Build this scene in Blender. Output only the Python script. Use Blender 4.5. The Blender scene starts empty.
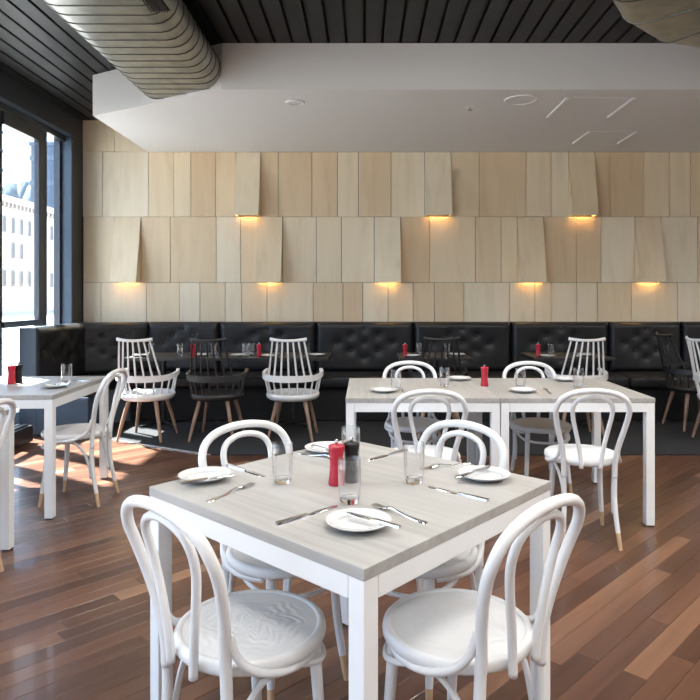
import bpy, bmesh, math, random
from mathutils import Vector, Matrix

random.seed(7)
PI = math.pi
SC = bpy.context.scene
COL = SC.collection

# ------------------------------------------------------------------ camera, sky, sun, exposure
F = 644.0; CX = 365.0; CY = 295.0; CAMH = 1.35
cd = bpy.data.cameras.new('camera')
cam = bpy.data.objects.new('camera', cd); COL.objects.link(cam)
cam.location = (0, 0, CAMH); cam.rotation_euler = (PI/2, 0, 0)
cd.sensor_width = 36; cd.sensor_fit = 'HORIZONTAL'; cd.lens = F/700*36
cd.shift_x = -(CX-350)/700; cd.shift_y = -(350-CY)/700
cd.clip_start = .05; cd.clip_end = 400
SC.camera = cam

w = bpy.data.worlds.new('sky'); SC.world = w; w.use_nodes = True
nt = w.node_tree; nt.nodes.clear()
wo = nt.nodes.new('ShaderNodeOutputWorld'); bg = nt.nodes.new('ShaderNodeBackground')
tc = nt.nodes.new('ShaderNodeTexCoord'); mp = nt.nodes.new('ShaderNodeMapping')
mp.inputs['Scale'].default_value = (1.6, 1.6, 4.0)
nz = nt.nodes.new('ShaderNodeTexNoise'); nz.inputs['Scale'].default_value = 2.2; nz.inputs['Detail'].default_value = 6
rp = nt.nodes.new('ShaderNodeValToRGB')
rp.color_ramp.elements[0].position = .40; rp.color_ramp.elements[0].color = (.30, .46, .72, 1)
rp.color_ramp.elements[1].position = .66; rp.color_ramp.elements[1].color = (.92, .95, 1.0, 1)
nt.links.new(tc.outputs['Generated'], mp.inputs['Vector']); nt.links.new(mp.outputs[0], nz.inputs['Vector'])
nt.links.new(nz.outputs['Fac'], rp.inputs['Fac']); nt.links.new(rp.outputs[0], bg.inputs['Color'])
bg.inputs['Strength'].default_value = 1.9
nt.links.new(bg.outputs[0], wo.inputs['Surface'])

sd = bpy.data.lights.new('sun', 'SUN'); sd.energy = 17; sd.angle = math.radians(1.2); sd.color = (1, .97, .92)
sun = bpy.data.objects.new('sun', sd); COL.objects.link(sun)
sun.rotation_euler = Vector((math.cos(math.radians(60)), -.30, -math.sin(math.radians(60)))).to_track_quat('-Z', 'Y').to_euler()
sun.location = (-10, 5, 15)

SC.view_settings.view_transform = 'Standard'; SC.view_settings.look = 'None'
SC.view_settings.gamma = 1; SC.view_settings.use_curve_mapping = False
SC.view_settings.exposure = 2.06
SC.cycles.max_bounces = 16; SC.cycles.diffuse_bounces = 5; SC.cycles.glossy_bounces = 4
SC.cycles.transmission_bounces = 16; SC.cycles.transparent_max_bounces = 12
SC.cycles.use_denoising = True; SC.cycles.sample_clamp_indirect = 6

# ------------------------------------------------------------------ helpers
def P(px, py, z):
    """photo pixel on the horizontal plane at height z -> world point"""
    d = (CAMH-z)*F/(py-CY)
    return Vector(((px-CX)/F*d, d, z))

class MB:
    def __init__(s): s.v = []; s.f = []; s.attr = []
    def add(s, vs, fs):
        o = len(s.v); s.v += [tuple(v) for v in vs]; s.f += [tuple(i+o for i in f) for f in fs]
    def box(s, a, b):
        x0, y0, z0 = a; x1, y1, z1 = b
        s.add([(x0,y0,z0),(x1,y0,z0),(x1,y1,z0),(x0,y1,z0),(x0,y0,z1),(x1,y0,z1),(x1,y1,z1),(x0,y1,z1)],
              [(3,2,1,0),(4,5,6,7),(0,1,5,4),(1,2,6,5),(2,3,7,6),(3,0,4,7)])
        return s
    def bbox(s, a, b, r):
        """box with chamfered edges"""
        bm = bmesh.new(); bmesh.ops.create_cube(bm, size=1)
        for v in bm.verts:
            v.co = Vector(((a[0]+b[0])/2+v.co.x*(b[0]-a[0]), (a[1]+b[1])/2+v.co.y*(b[1]-a[1]), (a[2]+b[2])/2+v.co.z*(b[2]-a[2])))
        bmesh.ops.bevel(bm, geom=bm.edges[:], offset=r, segments=2, profile=.6, affect='EDGES')
        bm.verts.index_update()
        s.add([v.co[:] for v in bm.verts], [[v.index for v in f.verts] for f in bm.faces]); bm.free()
        return s
    def prism(s, pts, z0, z1):
        """pts: counter-clockwise outline in xy"""
        n = len(pts)
        s.add([(p[0], p[1], z0) for p in pts]+[(p[0], p[1], z1) for p in pts],
              [tuple(range(n-1, -1, -1)), tuple(range(n, 2*n))]+[(i, (i+1) % n, n+(i+1) % n, n+i) for i in range(n)])
        return s
    def lathe(s, prof, n=24, c=(0,0,0), cap=True):
        vs = []; fs = []; m = len(prof)
        for i in range(n):
            a = 2*PI*i/n
            for r, z in prof: vs.append((c[0]+r*math.cos(a), c[1]+r*math.sin(a), c[2]+z))
        for i in range(n):
            j = (i+1) % n
            for k in range(m-1): fs.append((i*m+k, j*m+k, j*m+k+1, i*m+k+1))
        if cap:
            if prof[0][0] > 1e-6: fs.append(tuple(i*m for i in range(n-1, -1, -1)))
            if prof[-1][0] > 1e-6: fs.append(tuple(i*m+m-1 for i in range(n)))
        s.add(vs, fs); return s
    def tube(s, path, r, n=10, closed=False, flat=None, up=None):
        """sweep a circle (or flattened ellipse) along a path; r number or list"""
        path = [Vector(p) for p in path]; m = len(path)
        rs = r if isinstance(r, (list, tuple)) else [r]*m
        T = []
        for i in range(m):
            if closed: t = path[(i+1) % m]-path[i-1]
            else: t = path[min(i+1, m-1)]-path[max(i-1, 0)]
            T.append(t.normalized())
        u = Vector(up) if up else (Vector((0,0,1)) if abs(T[0].z) < .9 else Vector((0,1,0)))
        u = (u-T[0]*u.dot(T[0])).normalized()
        vs = []; fs = []
        for i in range(m):
            u = (Vector(up) if up else u); u = u-T[i]*u.dot(T[i]); u = u.normalized(); b = T[i].cross(u)
            fl = flat or 1
            for k in range(n):
                a = 2*PI*k/n
                vs.append(path[i]+u*(rs[i]*math.cos(a))+b*(rs[i]*fl*math.sin(a)))
        for i in range(m if closed else m-1):
            j = (i+1) % m
            for k in range(n):
                l = (k+1) % n
                fs.append((i*n+k, i*n+l, j*n+l, j*n+k))
        if not closed:
            fs.append(tuple(range(n-1, -1, -1))); fs.append(tuple((m-1)*n+k for k in range(n)))
        s.add(vs, fs); return s
    def build(s, name, mat, parent=None, smooth=0, bevel=0):
        me = bpy.data.meshes.new(name); me.from_pydata(s.v, [], s.f); me.update()
        bm = bmesh.new(); bm.from_mesh(me); bmesh.ops.recalc_face_normals(bm, faces=bm.faces); bm.to_mesh(me); bm.free()
        if smooth:
            me.shade_smooth()
            if smooth != 180: 
                me.set_sharp_from_angle(angle=math.radians(smooth))
        o = bpy.data.objects.new(name, me); COL.objects.link(o)
        if mat: me.materials.append(mat)
        if parent: o.parent = parent
        return o

def cr(pts, sub=6, closed=False):
    """Catmull-Rom through pts"""
    pts = [Vector(p) for p in pts]; n = len(pts); out = []
    for i in range(n if closed else n-1):
        p0 = pts[i-1] if (i > 0 or closed) else pts[0]*2-pts[1]
        p1 = pts[i]; p2 = pts[(i+1) % n]
        p3 = pts[(i+2) % n] if (i+2 < n or closed) else pts[-1]*2-pts[-2]
        for k in range(sub):
            t = k/sub
            out.append(.5*((2*p1)+(p2-p0)*t+(2*p0-5*p1+4*p2-p3)*t*t+(3*p1-p0-3*p2+p3)*t**3))
    if not closed: out.append(pts[-1])
    return out

def tag(o, label=None, cat=None, group=None, kind=None):
    if label: o['label'] = label
    if cat: o['category'] = cat
    if group: o['group'] = group
    if kind: o['kind'] = kind
    return o
def thing(name, label, cat, loc=(0,0,0), rz=0, group=None):
    o = bpy.data.objects.new(name, None); COL.objects.link(o); o.empty_display_size = .1
    o.location = loc; o.rotation_euler = (0, 0, rz)
    return tag(o, label, cat, group)
def dup(root, loc=None, rz=None, label=None, group=None):
    def cp(o, par):
        c = o.copy(); COL.objects.link(c); c.parent = par
        for ch in kids.get(o, []): cp(ch, c)
        return c
    kids = {}
    for o in list(COL.objects):
        if o.parent: kids.setdefault(o.parent, []).append(o)
    r = cp(root, None)
    if loc is not None: r.location = loc
    if rz is not None: r.rotation_euler = (0, 0, rz)
    if label: r['label'] = label
    if group: r['group'] = group
    return r

# ------------------------------------------------------------------ materials
def mat(name, color, rough=.5, metal=0, coat=0, spec=.5):
    m = bpy.data.materials.new(name); m.use_nodes = True
    b = m.node_tree.nodes['Principled BSDF']
    b.inputs['Base Color'].default_value = (*color, 1); b.inputs['Roughness'].default_value = rough
    b.inputs['Metallic'].default_value = metal; b.inputs['Coat Weight'].default_value = coat
    b.inputs['Specular IOR Level'].default_value = spec
    return m
def N(m, t): return m.node_tree.nodes.new('ShaderNode'+t)
def L(m, a, b): m.node_tree.links.new(a, b)
def bsdf(m): return m.node_tree.nodes['Principled BSDF']
def noise_bump(m, scale, strength, dist=.01, detail=3, stretch=None):
    t = N(m, 'TexCoord'); n = N(m, 'TexNoise'); b = N(m, 'Bump')
    n.inputs['Scale'].default_value = scale; n.inputs['Detail'].default_value = detail
    src = t.outputs['Object']
    if stretch:
        mp = N(m, 'Mapping'); mp.inputs['Scale'].default_value = stretch; L(m, src, mp.inputs['Vector']); src = mp.outputs[0]
    L(m, src, n.inputs['Vector'])
    b.inputs['Strength'].default_value = strength; b.inputs['Distance'].default_value = dist
    L(m, n.outputs['Fac'], b.inputs['Height']); L(m, b.outputs[0], bsdf(m).inputs['Normal'])
    return n
def ramp(m, fac, stops):
    r = N(m, 'ValToRGB'); e = r.color_ramp.elements
    while len(e) < len(stops): e.new(.5)
    for k, (p, c) in enumerate(stops): e[k].position = p; e[k].color = (*c, 1)
    L(m, fac, r.inputs['Fac']); return r
def wood(name, stops, rough, axis_scale, tone_attr=None, tone_stops=None, coat=0, grain=.35, bump=.05):
    """streaky wood; if tone_attr, each board's tone comes from a per-board attribute"""
    m = mat(name, (.5,.4,.3), rough, coat=coat)
    t = N(m, 'TexCoord'); mp = N(m, 'Mapping'); mp.inputs['Scale'].default_value = axis_scale
    L(m, t.outputs['Object'], mp.inputs['Vector'])
    n = N(m, 'TexNoise'); n.inputs['Scale'].default_value = 1; n.inputs['Detail'].default_value = 7; n.inputs['Roughness'].default_value = .62; n.inputs['Distortion'].default_value = .6
    vec = mp.outputs[0]
    if tone_attr:
        at = N(m, 'Attribute'); at.attribute_name = tone_attr
        ad = N(m, 'VectorMath'); ad.operation = 'MULTIPLY_ADD'
        cb = N(m, 'CombineXYZ')
        for k in range(3): L(m, at.outputs['Fac'], cb.inputs[k])
        L(m, cb.outputs[0], ad.inputs[0]); ad.inputs[1].default_value = (37, 53, 71); L(m, mp.outputs[0], ad.inputs[2]); vec = ad.outputs[0]
    L(m, vec, n.inputs['Vector'])
    g = ramp(m, n.outputs['Fac'], stops)
    if tone_attr:
        tr = ramp(m, at.outputs['Fac'], tone_stops)
        mx = N(m, 'Mix'); mx.data_type = 'RGBA'; mx.blend_type = 'MULTIPLY'; mx.inputs['Factor'].default_value = 1
        L(m, tr.outputs[0], mx.inputs[6]); L(m, g.outputs[0], mx.inputs[7]); out = mx.outputs[2]
    else: out = g.outputs[0]
    L(m, out, bsdf(m).inputs['Base Color'])
    b = N(m, 'Bump'); b.inputs['Strength'].default_value = bump; b.inputs['Distance'].default_value = .004
    L(m, n.outputs['Fac'], b.inputs['Height']); L(m, b.outputs[0], bsdf(m).inputs['Normal'])
    return m

M = {}
M['white'] = mat('white_lacquer', (.76,.765,.77), .32); noise_bump(M['white'], 60, .05, .002)
M['white_metal'] = mat('white_powder_coat', (.80,.81,.82), .38)
M['plaster'] = mat('white_plaster', (.74,.735,.73), .75); noise_bump(M['plaster'], 40, .05, .003)
M['black_leather'] = mat('black_leather', (.013,.014,.017), .38); noise_bump(M['black_leather'], 220, .22, .0015)
M['black_plastic'] = mat('black_plastic', (.018,.018,.019), .4)
M['charcoal'] = mat('charcoal_board', (.008,.008,.0085), .42, spec=.3); noise_bump(M['charcoal'], 30, .05, .003, stretch=(4,.3,4))
M['black'] = mat('matt_black', (.006,.006,.007), .8)
M['frame'] = mat('dark_window_frame', (.020,.024,.030), .32)
M['bluegrey'] = mat('blue_grey_panel', (.055,.085,.125), .42)
M['carpet'] = mat('charcoal_carpet', (.020,.021,.024), .95); noise_bump(M['carpet'], 180, .9, .006)
M['trim'] = mat('aluminium_trim', (.7,.69,.67), .35, metal=.8)
M['chrome'] = mat('polished_steel', (.66,.66,.67), .16, metal=1)
M['dark_metal'] = mat('dark_metal', (.035,.035,.038), .4, metal=.6)
M['galv'] = mat('galvanised_steel', (.60,.60,.55), .33, metal=.9)
n = noise_bump(M['galv'], 9, .08, .01)
r = ramp(M['galv'], n.outputs['Fac'], [(.3,(.30,.30,.265)),(.7,(.44,.44,.39))]); L(M['galv'], r.outputs[0], bsdf(M['galv']).inputs['Base Color'])
M['leg_wood'] = wood('brown_stained_beech', [(.3,(.23,.145,.10)),(.7,(.34,.225,.16))], .45, (30,30,3))
M['tip_wood'] = wood('natural_beech_tip', [(.3,(.50,.32,.18)),(.7,(.62,.42,.26))], .5, (40,40,4))
M['tabletop'] = wood('grey_washed_timber', [(.30,(.31,.30,.285)),(.5,(.385,.375,.358)),(.72,(.435,.425,.408))], .38, (26,1.6,26), bump=.03)
M['porcelain'] = mat('white_porcelain', (.63,.63,.63), .16)
M['red'] = mat('red_lacquer', (.40,.010,.028), .35)
M['mill_black'] = mat('black_lacquer', (.010,.0095,.010), .35, spec=.25)
M['birch'] = wood('pale_birch_panel', [(.25,(.84,.80,.74)),(.45,(.94,.92,.90)),(.75,(1,1,1))], .5, (9,9,1.1), 'tone',
                  [(0,(.68,.49,.29)),(.3,(.80,.635,.42)),(.65,(.87,.735,.52)),(1,(.91,.82,.64))], bump=.03)
M['plank'] = wood('spotted_gum_boards', [(.25,(.62,.56,.52)),(.5,(.90,.88,.86)),(.75,(1.15,1.12,1.08))], .30, (1.3,26,26), 'tone',
                  [(0,(.076,.035,.022)),(.45,(.106,.049,.030)),(.75,(.138,.065,.039)),(.92,(.195,.10,.059)),(1,(.32,.18,.11))], coat=.1, bump=.04)
M['knot'] = mat('knot_wood', (.36,.22,.14), .5)
M['concrete'] = mat('street_asphalt', (.30,.29,.28), .9); noise_bump(M['concrete'], 4, .3, .02)
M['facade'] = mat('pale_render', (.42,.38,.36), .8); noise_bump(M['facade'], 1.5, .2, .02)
M['facade_shadow'] = mat('shaded_render', (.30,.27,.25), .8)  # facade render in a darker colour, painting shade on dentils and window surrounds
M['far_window'] = mat('far_window_glass', (.03,.032,.036), .4)
M['tower'] = mat('blue_tower_glass', (.028,.05,.085), .5)
M['tower_line'] = mat('tower_spandrel', (.05,.075,.11), .5)
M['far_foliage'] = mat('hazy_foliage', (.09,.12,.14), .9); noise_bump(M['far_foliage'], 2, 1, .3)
def glass_mat(name, tint=(1,1,1), edge=(4,.6,.03)):
    m = bpy.data.materials.new(name); m.use_nodes = True; nt = m.node_tree; nt.nodes.clear()
    o = nt.nodes.new('ShaderNodeOutputMaterial'); mx = nt.nodes.new('ShaderNodeMixShader')
    t = nt.nodes.new('ShaderNodeBsdfTransparent'); g = nt.nodes.new('ShaderNodeBsdfGlossy')
    t.inputs['Color'].default_value = (*tint, 1); g.inputs['Roughness'].default_value = .02
    lw_ = nt.nodes.new('ShaderNodeLayerWeight'); lw_.inputs['Blend'].default_value = .5
    pw = nt.nodes.new('ShaderNodeMath'); pw.operation = 'POWER'; pw.inputs[1].default_value = edge[0]
    ml = nt.nodes.new('ShaderNodeMath'); ml.operation = 'MULTIPLY_ADD'; ml.inputs[1].default_value = edge[1]; ml.inputs[2].default_value = edge[2]
    nt.links.new(lw_.outputs['Facing'], pw.inputs[0]); nt.links.new(pw.outputs[0], ml.inputs[0])
    nt.links.new(ml.outputs[0], mx.inputs[0]); nt.links.new(t.outputs[0], mx.inputs[1]); nt.links.new(g.outputs[0], mx.inputs[2])
    nt.links.new(mx.outputs[0], o.inputs['Surface']); return m
M['pane'] = glass_mat('window_glass', (.93,.96,.97))
M['thin_glass'] = glass_mat('thin_tumbler_glass', (.99,.99,.99), edge=(2.0,.8,.05))
gm = mat('tumbler_glass', (1,1,1), 0.0); bsdf(gm).inputs['Transmission Weight'].default_value = 1; bsdf(gm).inputs['IOR'].default_value = 1.45
M['glass'] = gm
def emit(name, color, s):
    m = bpy.data.materials.new(name); m.use_nodes = True; b = m.node_tree.nodes['Principled BSDF']
    b.inputs['Base Color'].default_value = (.8,.7,.5,1); b.inputs['Emission Color'].default_value = (*color, 1); b.inputs['Emission Strength'].default_value = s
    return m
M['led'] = emit('warm_led', (1, .58, .2), 13)
# seat relief: scroll rosette pressed into the seat panel
m = M['seat_relief'] = mat('embossed_white_seat', (.76,.765,.77), .34)
t = N(m, 'TexCoord'); gr = N(m, 'VectorMath'); gr.operation = 'LENGTH'
sp = N(m, 'SeparateXYZ'); L(m, t.outputs['Object'], sp.inputs[0]); cb = N(m, 'CombineXYZ'); L(m, sp.outputs[0], cb.inputs[0]); L(m, sp.outputs[1], cb.inputs[1])
L(m, cb.outputs[0], gr.inputs[0])
def mth(op, a, b_=None, c_=None):
    n_ = N(m, 'Math'); n_.operation = op
    for k_, v_ in enumerate((a, b_, c_)):
        if v_ is None: continue
        if isinstance(v_, (int, float)): n_.inputs[k_].default_value = v_
        else: L(m, v_, n_.inputs[k_])
    return n_.outputs[0]
th_ = mth('ARCTAN2', sp.outputs[1], sp.outputs[0])
pet = mth('SINE', mth('MULTIPLY', th_, 6)); pet2 = mth('SINE', mth('MULTIPLY_ADD', th_, 12, mth('MULTIPLY', gr.outputs['Value'], 60)))
ph = mth('ADD', mth('MULTIPLY', gr.outputs['Value'], 230), mth('ADD', mth('MULTIPLY', pet, 3.2), mth('MULTIPLY', pet2, 1.3)))
rel = mth('SINE', ph)
mr = N(m, 'MapRange'); mr.inputs['From Min'].default_value = .13; mr.inputs['From Max'].default_value = .155; mr.inputs['To Min'].default_value = 1; mr.inputs['To Max'].default_value = 0
L(m, gr.outputs['Value'], mr.inputs['Value'])
mu = N(m, 'Math'); mu.operation = 'MULTIPLY'; L(m, rel, mu.inputs[0]); L(m, mr.outputs[0], mu.inputs[1])
bp = N(m, 'Bump'); bp.inputs['Strength'].default_value = .17; bp.inputs['Distance'].default_value = .004
L(m, mu.outputs[0], bp.inputs['Height']); L(m, bp.outputs[0], bsdf(m).inputs['Normal'])

def set_tone(o, v):
    a = o.data.attributes.new('tone', 'FLOAT', 'POINT')
    a.data.foreach_set('value', [v]*len(o.data.vertices) if not isinstance(v, list) else v)

# ------------------------------------------------------------------ room shell
WZ = 7.60          # back wall
WL = -3.33         # inner face of the window wall
CEIL = 3.41; SOF = 3.03
XR = 6.4; Y0 = -4.5

floor = MB().box((-3.7, Y0, -.12), (XR, WZ+.2, -.022)).build('floor', M['black'])
tag(floor, 'polished reddish brown timber board floor laid on the diagonal', 'floor', kind='structure')
# boards at 45 degrees, 85 mm wide
rng = random.Random(11)
U = Vector((1, 1, 0)).normalized(); V = Vector((1, -1, 0)).normalized()
BW = .0855; boards = []
for i in range(int(-8.5/BW), int(5.5/BW)):
    s = -6.5 - rng.random()*1.5
    while s < 9.5:
        ln = rng.choice((.7,1.0,1.3,1.6,1.9,2.2))*(.9+.2*rng.random())
        c = U*(s+ln/2)+V*(i*BW)
        ends = [U*(s+ln*q)+V*(i*BW) for q in (0,.25,.5,.75,1)]
        s0 = s; s += ln
        ok = any(-3.45 < e.x < 5.6 and -1.2 < e.y < 6.35 for e in ends)
        if not ok: continue
        area = 0
        for e in ends:
            if e.y > .8:
                px = CX+e.x/e.y*F; py = CY+CAMH/e.y*F
                under = e.y > 5.45 and e.x > -1.3
                if -10 < px < 710 and py < 715 and not under: area += ln*BW*F*F*CAMH/e.y**3/5
        boards.append((area, s0, ln, i, rng.random()))
boards.sort(key=lambda b: -b[0])
floor_rest = MB(); rest_tone = []
for k, (area, s0, ln, i, tone) in enumerate(boards):
    g = .0007
    h = rng.random()*.0006
    if k < 300 and area > 0:
        b = MB(); hl = ln/2-g; hw = BW/2-g; e = .0012
        b.add([(-hl,-hw,-.02),(hl,-hw,-.02),(hl,hw,-.02),(-hl,hw,-.02),(-hl,-hw,-e),(hl,-hw,-e),(hl,hw,-e),(-hl,hw,-e),
               (-hl+e,-hw+e,0),(hl-e,-hw+e,0),(hl-e,hw-e,0),(-hl+e,hw-e,0)],
              [(3,2,1,0),(0,1,5,4),(1,2,6,5),(2,3,7,6),(3,0,4,7),(4,5,9,8),(5,6,10,9),(6,7,11,10),(7,4,8,11),(8,9,10,11)])
        o = b.build('plank', M['plank'], floor); c = U*(s0+ln/2)+V*(i*BW)
        o.location = (c.x, c.y, -h); o.rotation_euler = (0, 0, PI/4); set_tone(o, tone)
    else:
        hl = ln/2-g; hw = BW/2-g; c = Vector((s0+ln/2, -i*BW, 0))
        floor_rest.box((c.x-hl, c.y-hw, -.02), (c.x+hl, c.y+hw, -h)); rest_tone += [tone]*8
o = floor_rest.build('distant_planks', M['plank'], floor); o.rotation_euler = (0, 0, PI/4); set_tone(o, rest_tone); o['kind'] = 'stuff'

# carpet along the banquette, with aluminium edge
cpts = [(-2.64,6.145), (-1.30,5.43), (XR-.02,5.43), (XR-.02,6.895), (-2.49,6.84), (-2.64,6.75)]
carpet = MB().prism(cpts, .0005, .008).build('carpet', M['carpet'])
tag(carpet, 'charcoal carpet strip in front of the black banquette', 'carpet')
def strip(a, b, wd, z0, z1):
    a = Vector((*a,0)); b = Vector((*b,0)); d = (b-a).normalized(); nn = Vector((-d.y, d.x, 0))*wd
    return MB().prism([(a-nn)[:2], (b-nn)[:2], b[:2], a[:2]], z0, z1)
tr = thing('carpet_edging', 'thin aluminium edging strip between timber floor and carpet', 'floor trim', (0,0,0))
strip((-2.64,6.145), (-1.30,5.43), .012, .0005, .009).build('edge_strip', M['trim'], tr)
strip((-1.30,5.43), (XR-.02,5.43), .008, .0005, .008).build('edge_strip', M['dark_metal'], tr)

# ceiling: charcoal boards running away from the camera, dark gaps
ceil = MB().box((-3.8, Y0, CEIL+.04), (XR+.1, WZ+.2, CEIL+.14)).build('ceiling', M['black'])
tag(ceil, 'charcoal slatted board ceiling with black gaps', 'ceiling', kind='structure')
pitch = .1465; x = -3.30
b = MB(); b.bbox((-.062, Y0, 0), (.062, WZ, .03), .003); proto = b.build('ceiling_board', M['charcoal'], ceil)
k = 0
while x < 6.2:
    o = proto if k == 0 else proto.copy()
    if k: COL.objects.link(o)
    o.location = (x, 0, CEIL); x += pitch; k += 1

# plaster bulkhead with a splayed left corner
bpts = [(-2.55, 6.03), (-1.17, 5.265), (XR, 5.265), (XR, WZ-.035), (-2.55, WZ-.035)]
bulk = MB().prism(bpts, SOF, CEIL-.001).build('ceiling_bulkhead', M['plaster'])
tag(bulk, 'white plaster bulkhead dropped below the slatted ceiling', 'bulkhead', kind='structure')

# back wall: birch panels in rows, some tilted forward at their foot
wallb = MB().box((-3.6, WZ, 0), (XR, WZ+.2, CEIL+.1)).build('wall_back', M['black'])
tag(wallb, 'back wall clad in pale birch panels, some tilted out', 'wall', kind='structure')
def wx(px): return (px-CX)/F*WZ
ZR = [3.80, 3.033, 2.270, 1.496, .73, .02]
rows = [
 ([83.5,115.4,160,200,250], []),
 ([83.5,103.3,149,174.4,191.3,216,236.5,261.2,278.4,312,337.4,358.3,391,424.4,450.5,479,525.5,550.4,567.8,593.5,609.3,643,668.3,689.4,716,738,772,800,838,862,880], [236.5,424.4,567.8]),
 ([84,115.4,141.7,171,216.7,241,257.8,282.9,316.5,341.4,374.2,400.4,429.2,475.2,500.6,516.7,542.7,575.5,600.3,634,659.6,696.6,722,755,779,806,838,861,880], [115.4,257.8,374.2,516.7,634,779]),
 ([84,101.7,147,180,200.5,225.6,242,267.3,313.3,343,362.8,388,413,434.2,463.6,509,534.3,550.4,575.7,596.6,630.5,676.5,702,722,750,796,830,855,880], []),
]
rng = random.Random(5)
PT = .022
for ri, (seams, tilts) in enumerate(rows):
    z1 = min(ZR[ri], CEIL-.002); z0 = ZR[ri+1]
    for k in range(len(seams)-1):
        xa = wx(seams[k])+.003; xb = wx(seams[k+1])-.003
        tone = min(1, max(0, .20+.80*rng.random()))
        if seams[k] in tilts:
            D = .162; b = MB(); cx = (xa+xb)/2; hw = (xb-xa)/2; h = z1-z0-.004
            # sloping face board (thick slab) and two triangular cheeks, open underneath
            t = .018
            b.add([(-hw,-PT,h),(hw,-PT,h),(hw,-PT-D,0),(-hw,-PT-D,0),(-hw,-PT+.002,h-.03),(hw,-PT+.002,h-.03),(hw,-PT-D+t,0),(-hw,-PT-D+t,0)],
                  [(0,1,2,3),(4,7,6,5),(0,4,5,1),(3,2,6,7),(0,3,7,4),(1,5,6,2)])
            for s in (-1, 1):
                xo = s*hw; xi = s*(hw-.014)
                b.add([(xo,0,h-.01),(xo,0,0),(xo,-PT-D+.004,0),(xo,-PT-.001,h-.01),(xi,0,h-.01),(xi,0,0),(xi,-PT-D+.004,0),(xi,-PT-.001,h-.01)],
                      [(0,1,2,3),(7,6,5,4),(0,4,5,1),(1,5,6,2),(2,6,7,3),(3,7,4,0)])
            o = b.build('tilted_panel', M['birch'], wallb); o.location = (cx, WZ, z0+.002); set_tone(o, .62 if tone < .5 else tone)
            st = MB().box((-hw+.05, -.052, .040), (hw-.05, -.030, .048)).build('led_strip', M['led'], o)
            bk = MB().box((-hw+.016, -.06, .050), (hw-.016, -.001, .058)).build('led_bracket', M['trim'], o)
        else:
            b = MB(); hw = (xb-xa)/2; pr = PT+rng.random()*.004
            b.bbox((-hw, -pr, .002), (hw, 0, z1-z0-.002), .0012)
            o = b.build('wall_panel', M['birch'], wallb); o.location = ((xa+xb)/2, WZ, z0); set_tone(o, tone)

# window wall on the left
WP = -3.45
lw = MB()
lw.box((-3.50, Y0, CEIL-.255), (WL, WZ, CEIL+.1))                      # band over the windows
lw.box((-3.50, 7.30, 0), (WL, WZ, CEIL-.255))                          # pier at the back corner
lw.box((-3.50, 3.55, 0), (WL, 4.85, CEIL-.255))                        # unseen pier between bays, widened to trim the sun patch
lw.box((-3.50, Y0, 0), (WL, -3.6, CEIL-.255))
lw = lw.build('wall_left', M['bluegrey']); tag(lw, 'dark window wall with band over the glazing', 'wall', kind='structure')
band = MB().box((WL, Y0, CEIL-.25), (WL+.012, WZ-.03, CEIL-.001)).build('wall_band', M['frame'], lw)
MB().box((WL, 7.302, .0), (WL+.008, WZ-.03, CEIL-.252)).build('pier_facing', M['frame'], lw)
def window(name, ya, yb, mull, label, doors=True):
    wd = MB()
    zt = CEIL-.255
    root = thing(name, label, 'window', (WP, ya, 0)); root['kind'] = 'structure'
    def bx(nm, a, b, m=M['frame']): return MB().bbox((a[0], a[1]-ya, a[2]), (b[0], b[1]-ya, b[2]), .004).build(nm, m, root)
    bx('head', (-.06, ya, zt-.065), (.06, yb, zt)); bx('sill', (-.06, ya, 0), (.07, yb, .09))
    ys = [ya+.02]+mull+[yb-.02]
    for y in ys:
        bx('mullion', (-.06, y-.028, .09), (.03, y+.028, zt-.065)) if y not in (ys[0], ys[-1]) else bx('mullion', (-.06, y-.02, .09), (.01, y+.02, zt-.065))
    for k in range(len(ys)-1):
        a = ys[k]+.028; b = ys[k+1]-.028
        if b-a > .45:
            # framed casement with a mid rail
            bx('stile', (-.03, a, .09), (.028, a+.05, zt-.065)); bx('stile', (-.03, b-.105, .09), (.028, b, zt-.065))
            bx('top_rail', (-.03, a+.05, zt-.19), (.045, b-.105, zt-.065)); bx('bottom_rail', (-.03, a+.05, .09), (.045, b-.105, .2))
            bx('mid_rail', (-.03, a+.05, 1.035), (.045, b-.105, 1.095))
            bx('pane', (0, a+.05, 1.095), (.006, b-.105, zt-.19), M['pane']); bx('pane', (0, a+.05, .2), (.006, b-.105, 1.035), M['pane'])
        else:
            bx('pane', (0, a, .09), (.006, b, zt-.065), M['pane'])
    return root
window('window_1', 4.85, 7.30, [5.42, 6.00, 6.90], 'tall dark framed windows beside the banquette corner')
window('window_2', -3.6, 3.55, [-2.75, -1.9, -1.05, -.2, .65, 1.5, 2.35, 2.95], 'tall dark framed windows towards the front of the room')
# low black plinth by the window
heat = thing('floor_convector', 'low black floor convector under the window behind left table', 'heater', (-3.2, 5.35, 0))
MB().bbox((-.13,-.55,.012), (.16,.55,.16), .008).build('casing', M['black_plastic'], heat)
for k in range(4): MB().box((-.11+k*.065,-.53,.161), (-.07+k*.065,.53,.172)).build('grille_bar', M['dark_metal'], heat)

M['side_wall'] = mat('warm_grey_wall', (.50,.47,.43), .8)
wr = MB().box((XR, Y0, 0), (XR+.15, WZ+.2, CEIL+.1)).build('wall_right', M['side_wall']); tag(wr, 'plain warm grey side wall', 'wall', kind='structure')
wf = MB().box((-3.50, Y0-.15, 0), (XR+.15, Y0, CEIL+.1)).build('wall_front', M['side_wall']); tag(wf, 'plain warm grey wall behind the camera', 'wall', kind='structure')
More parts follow.
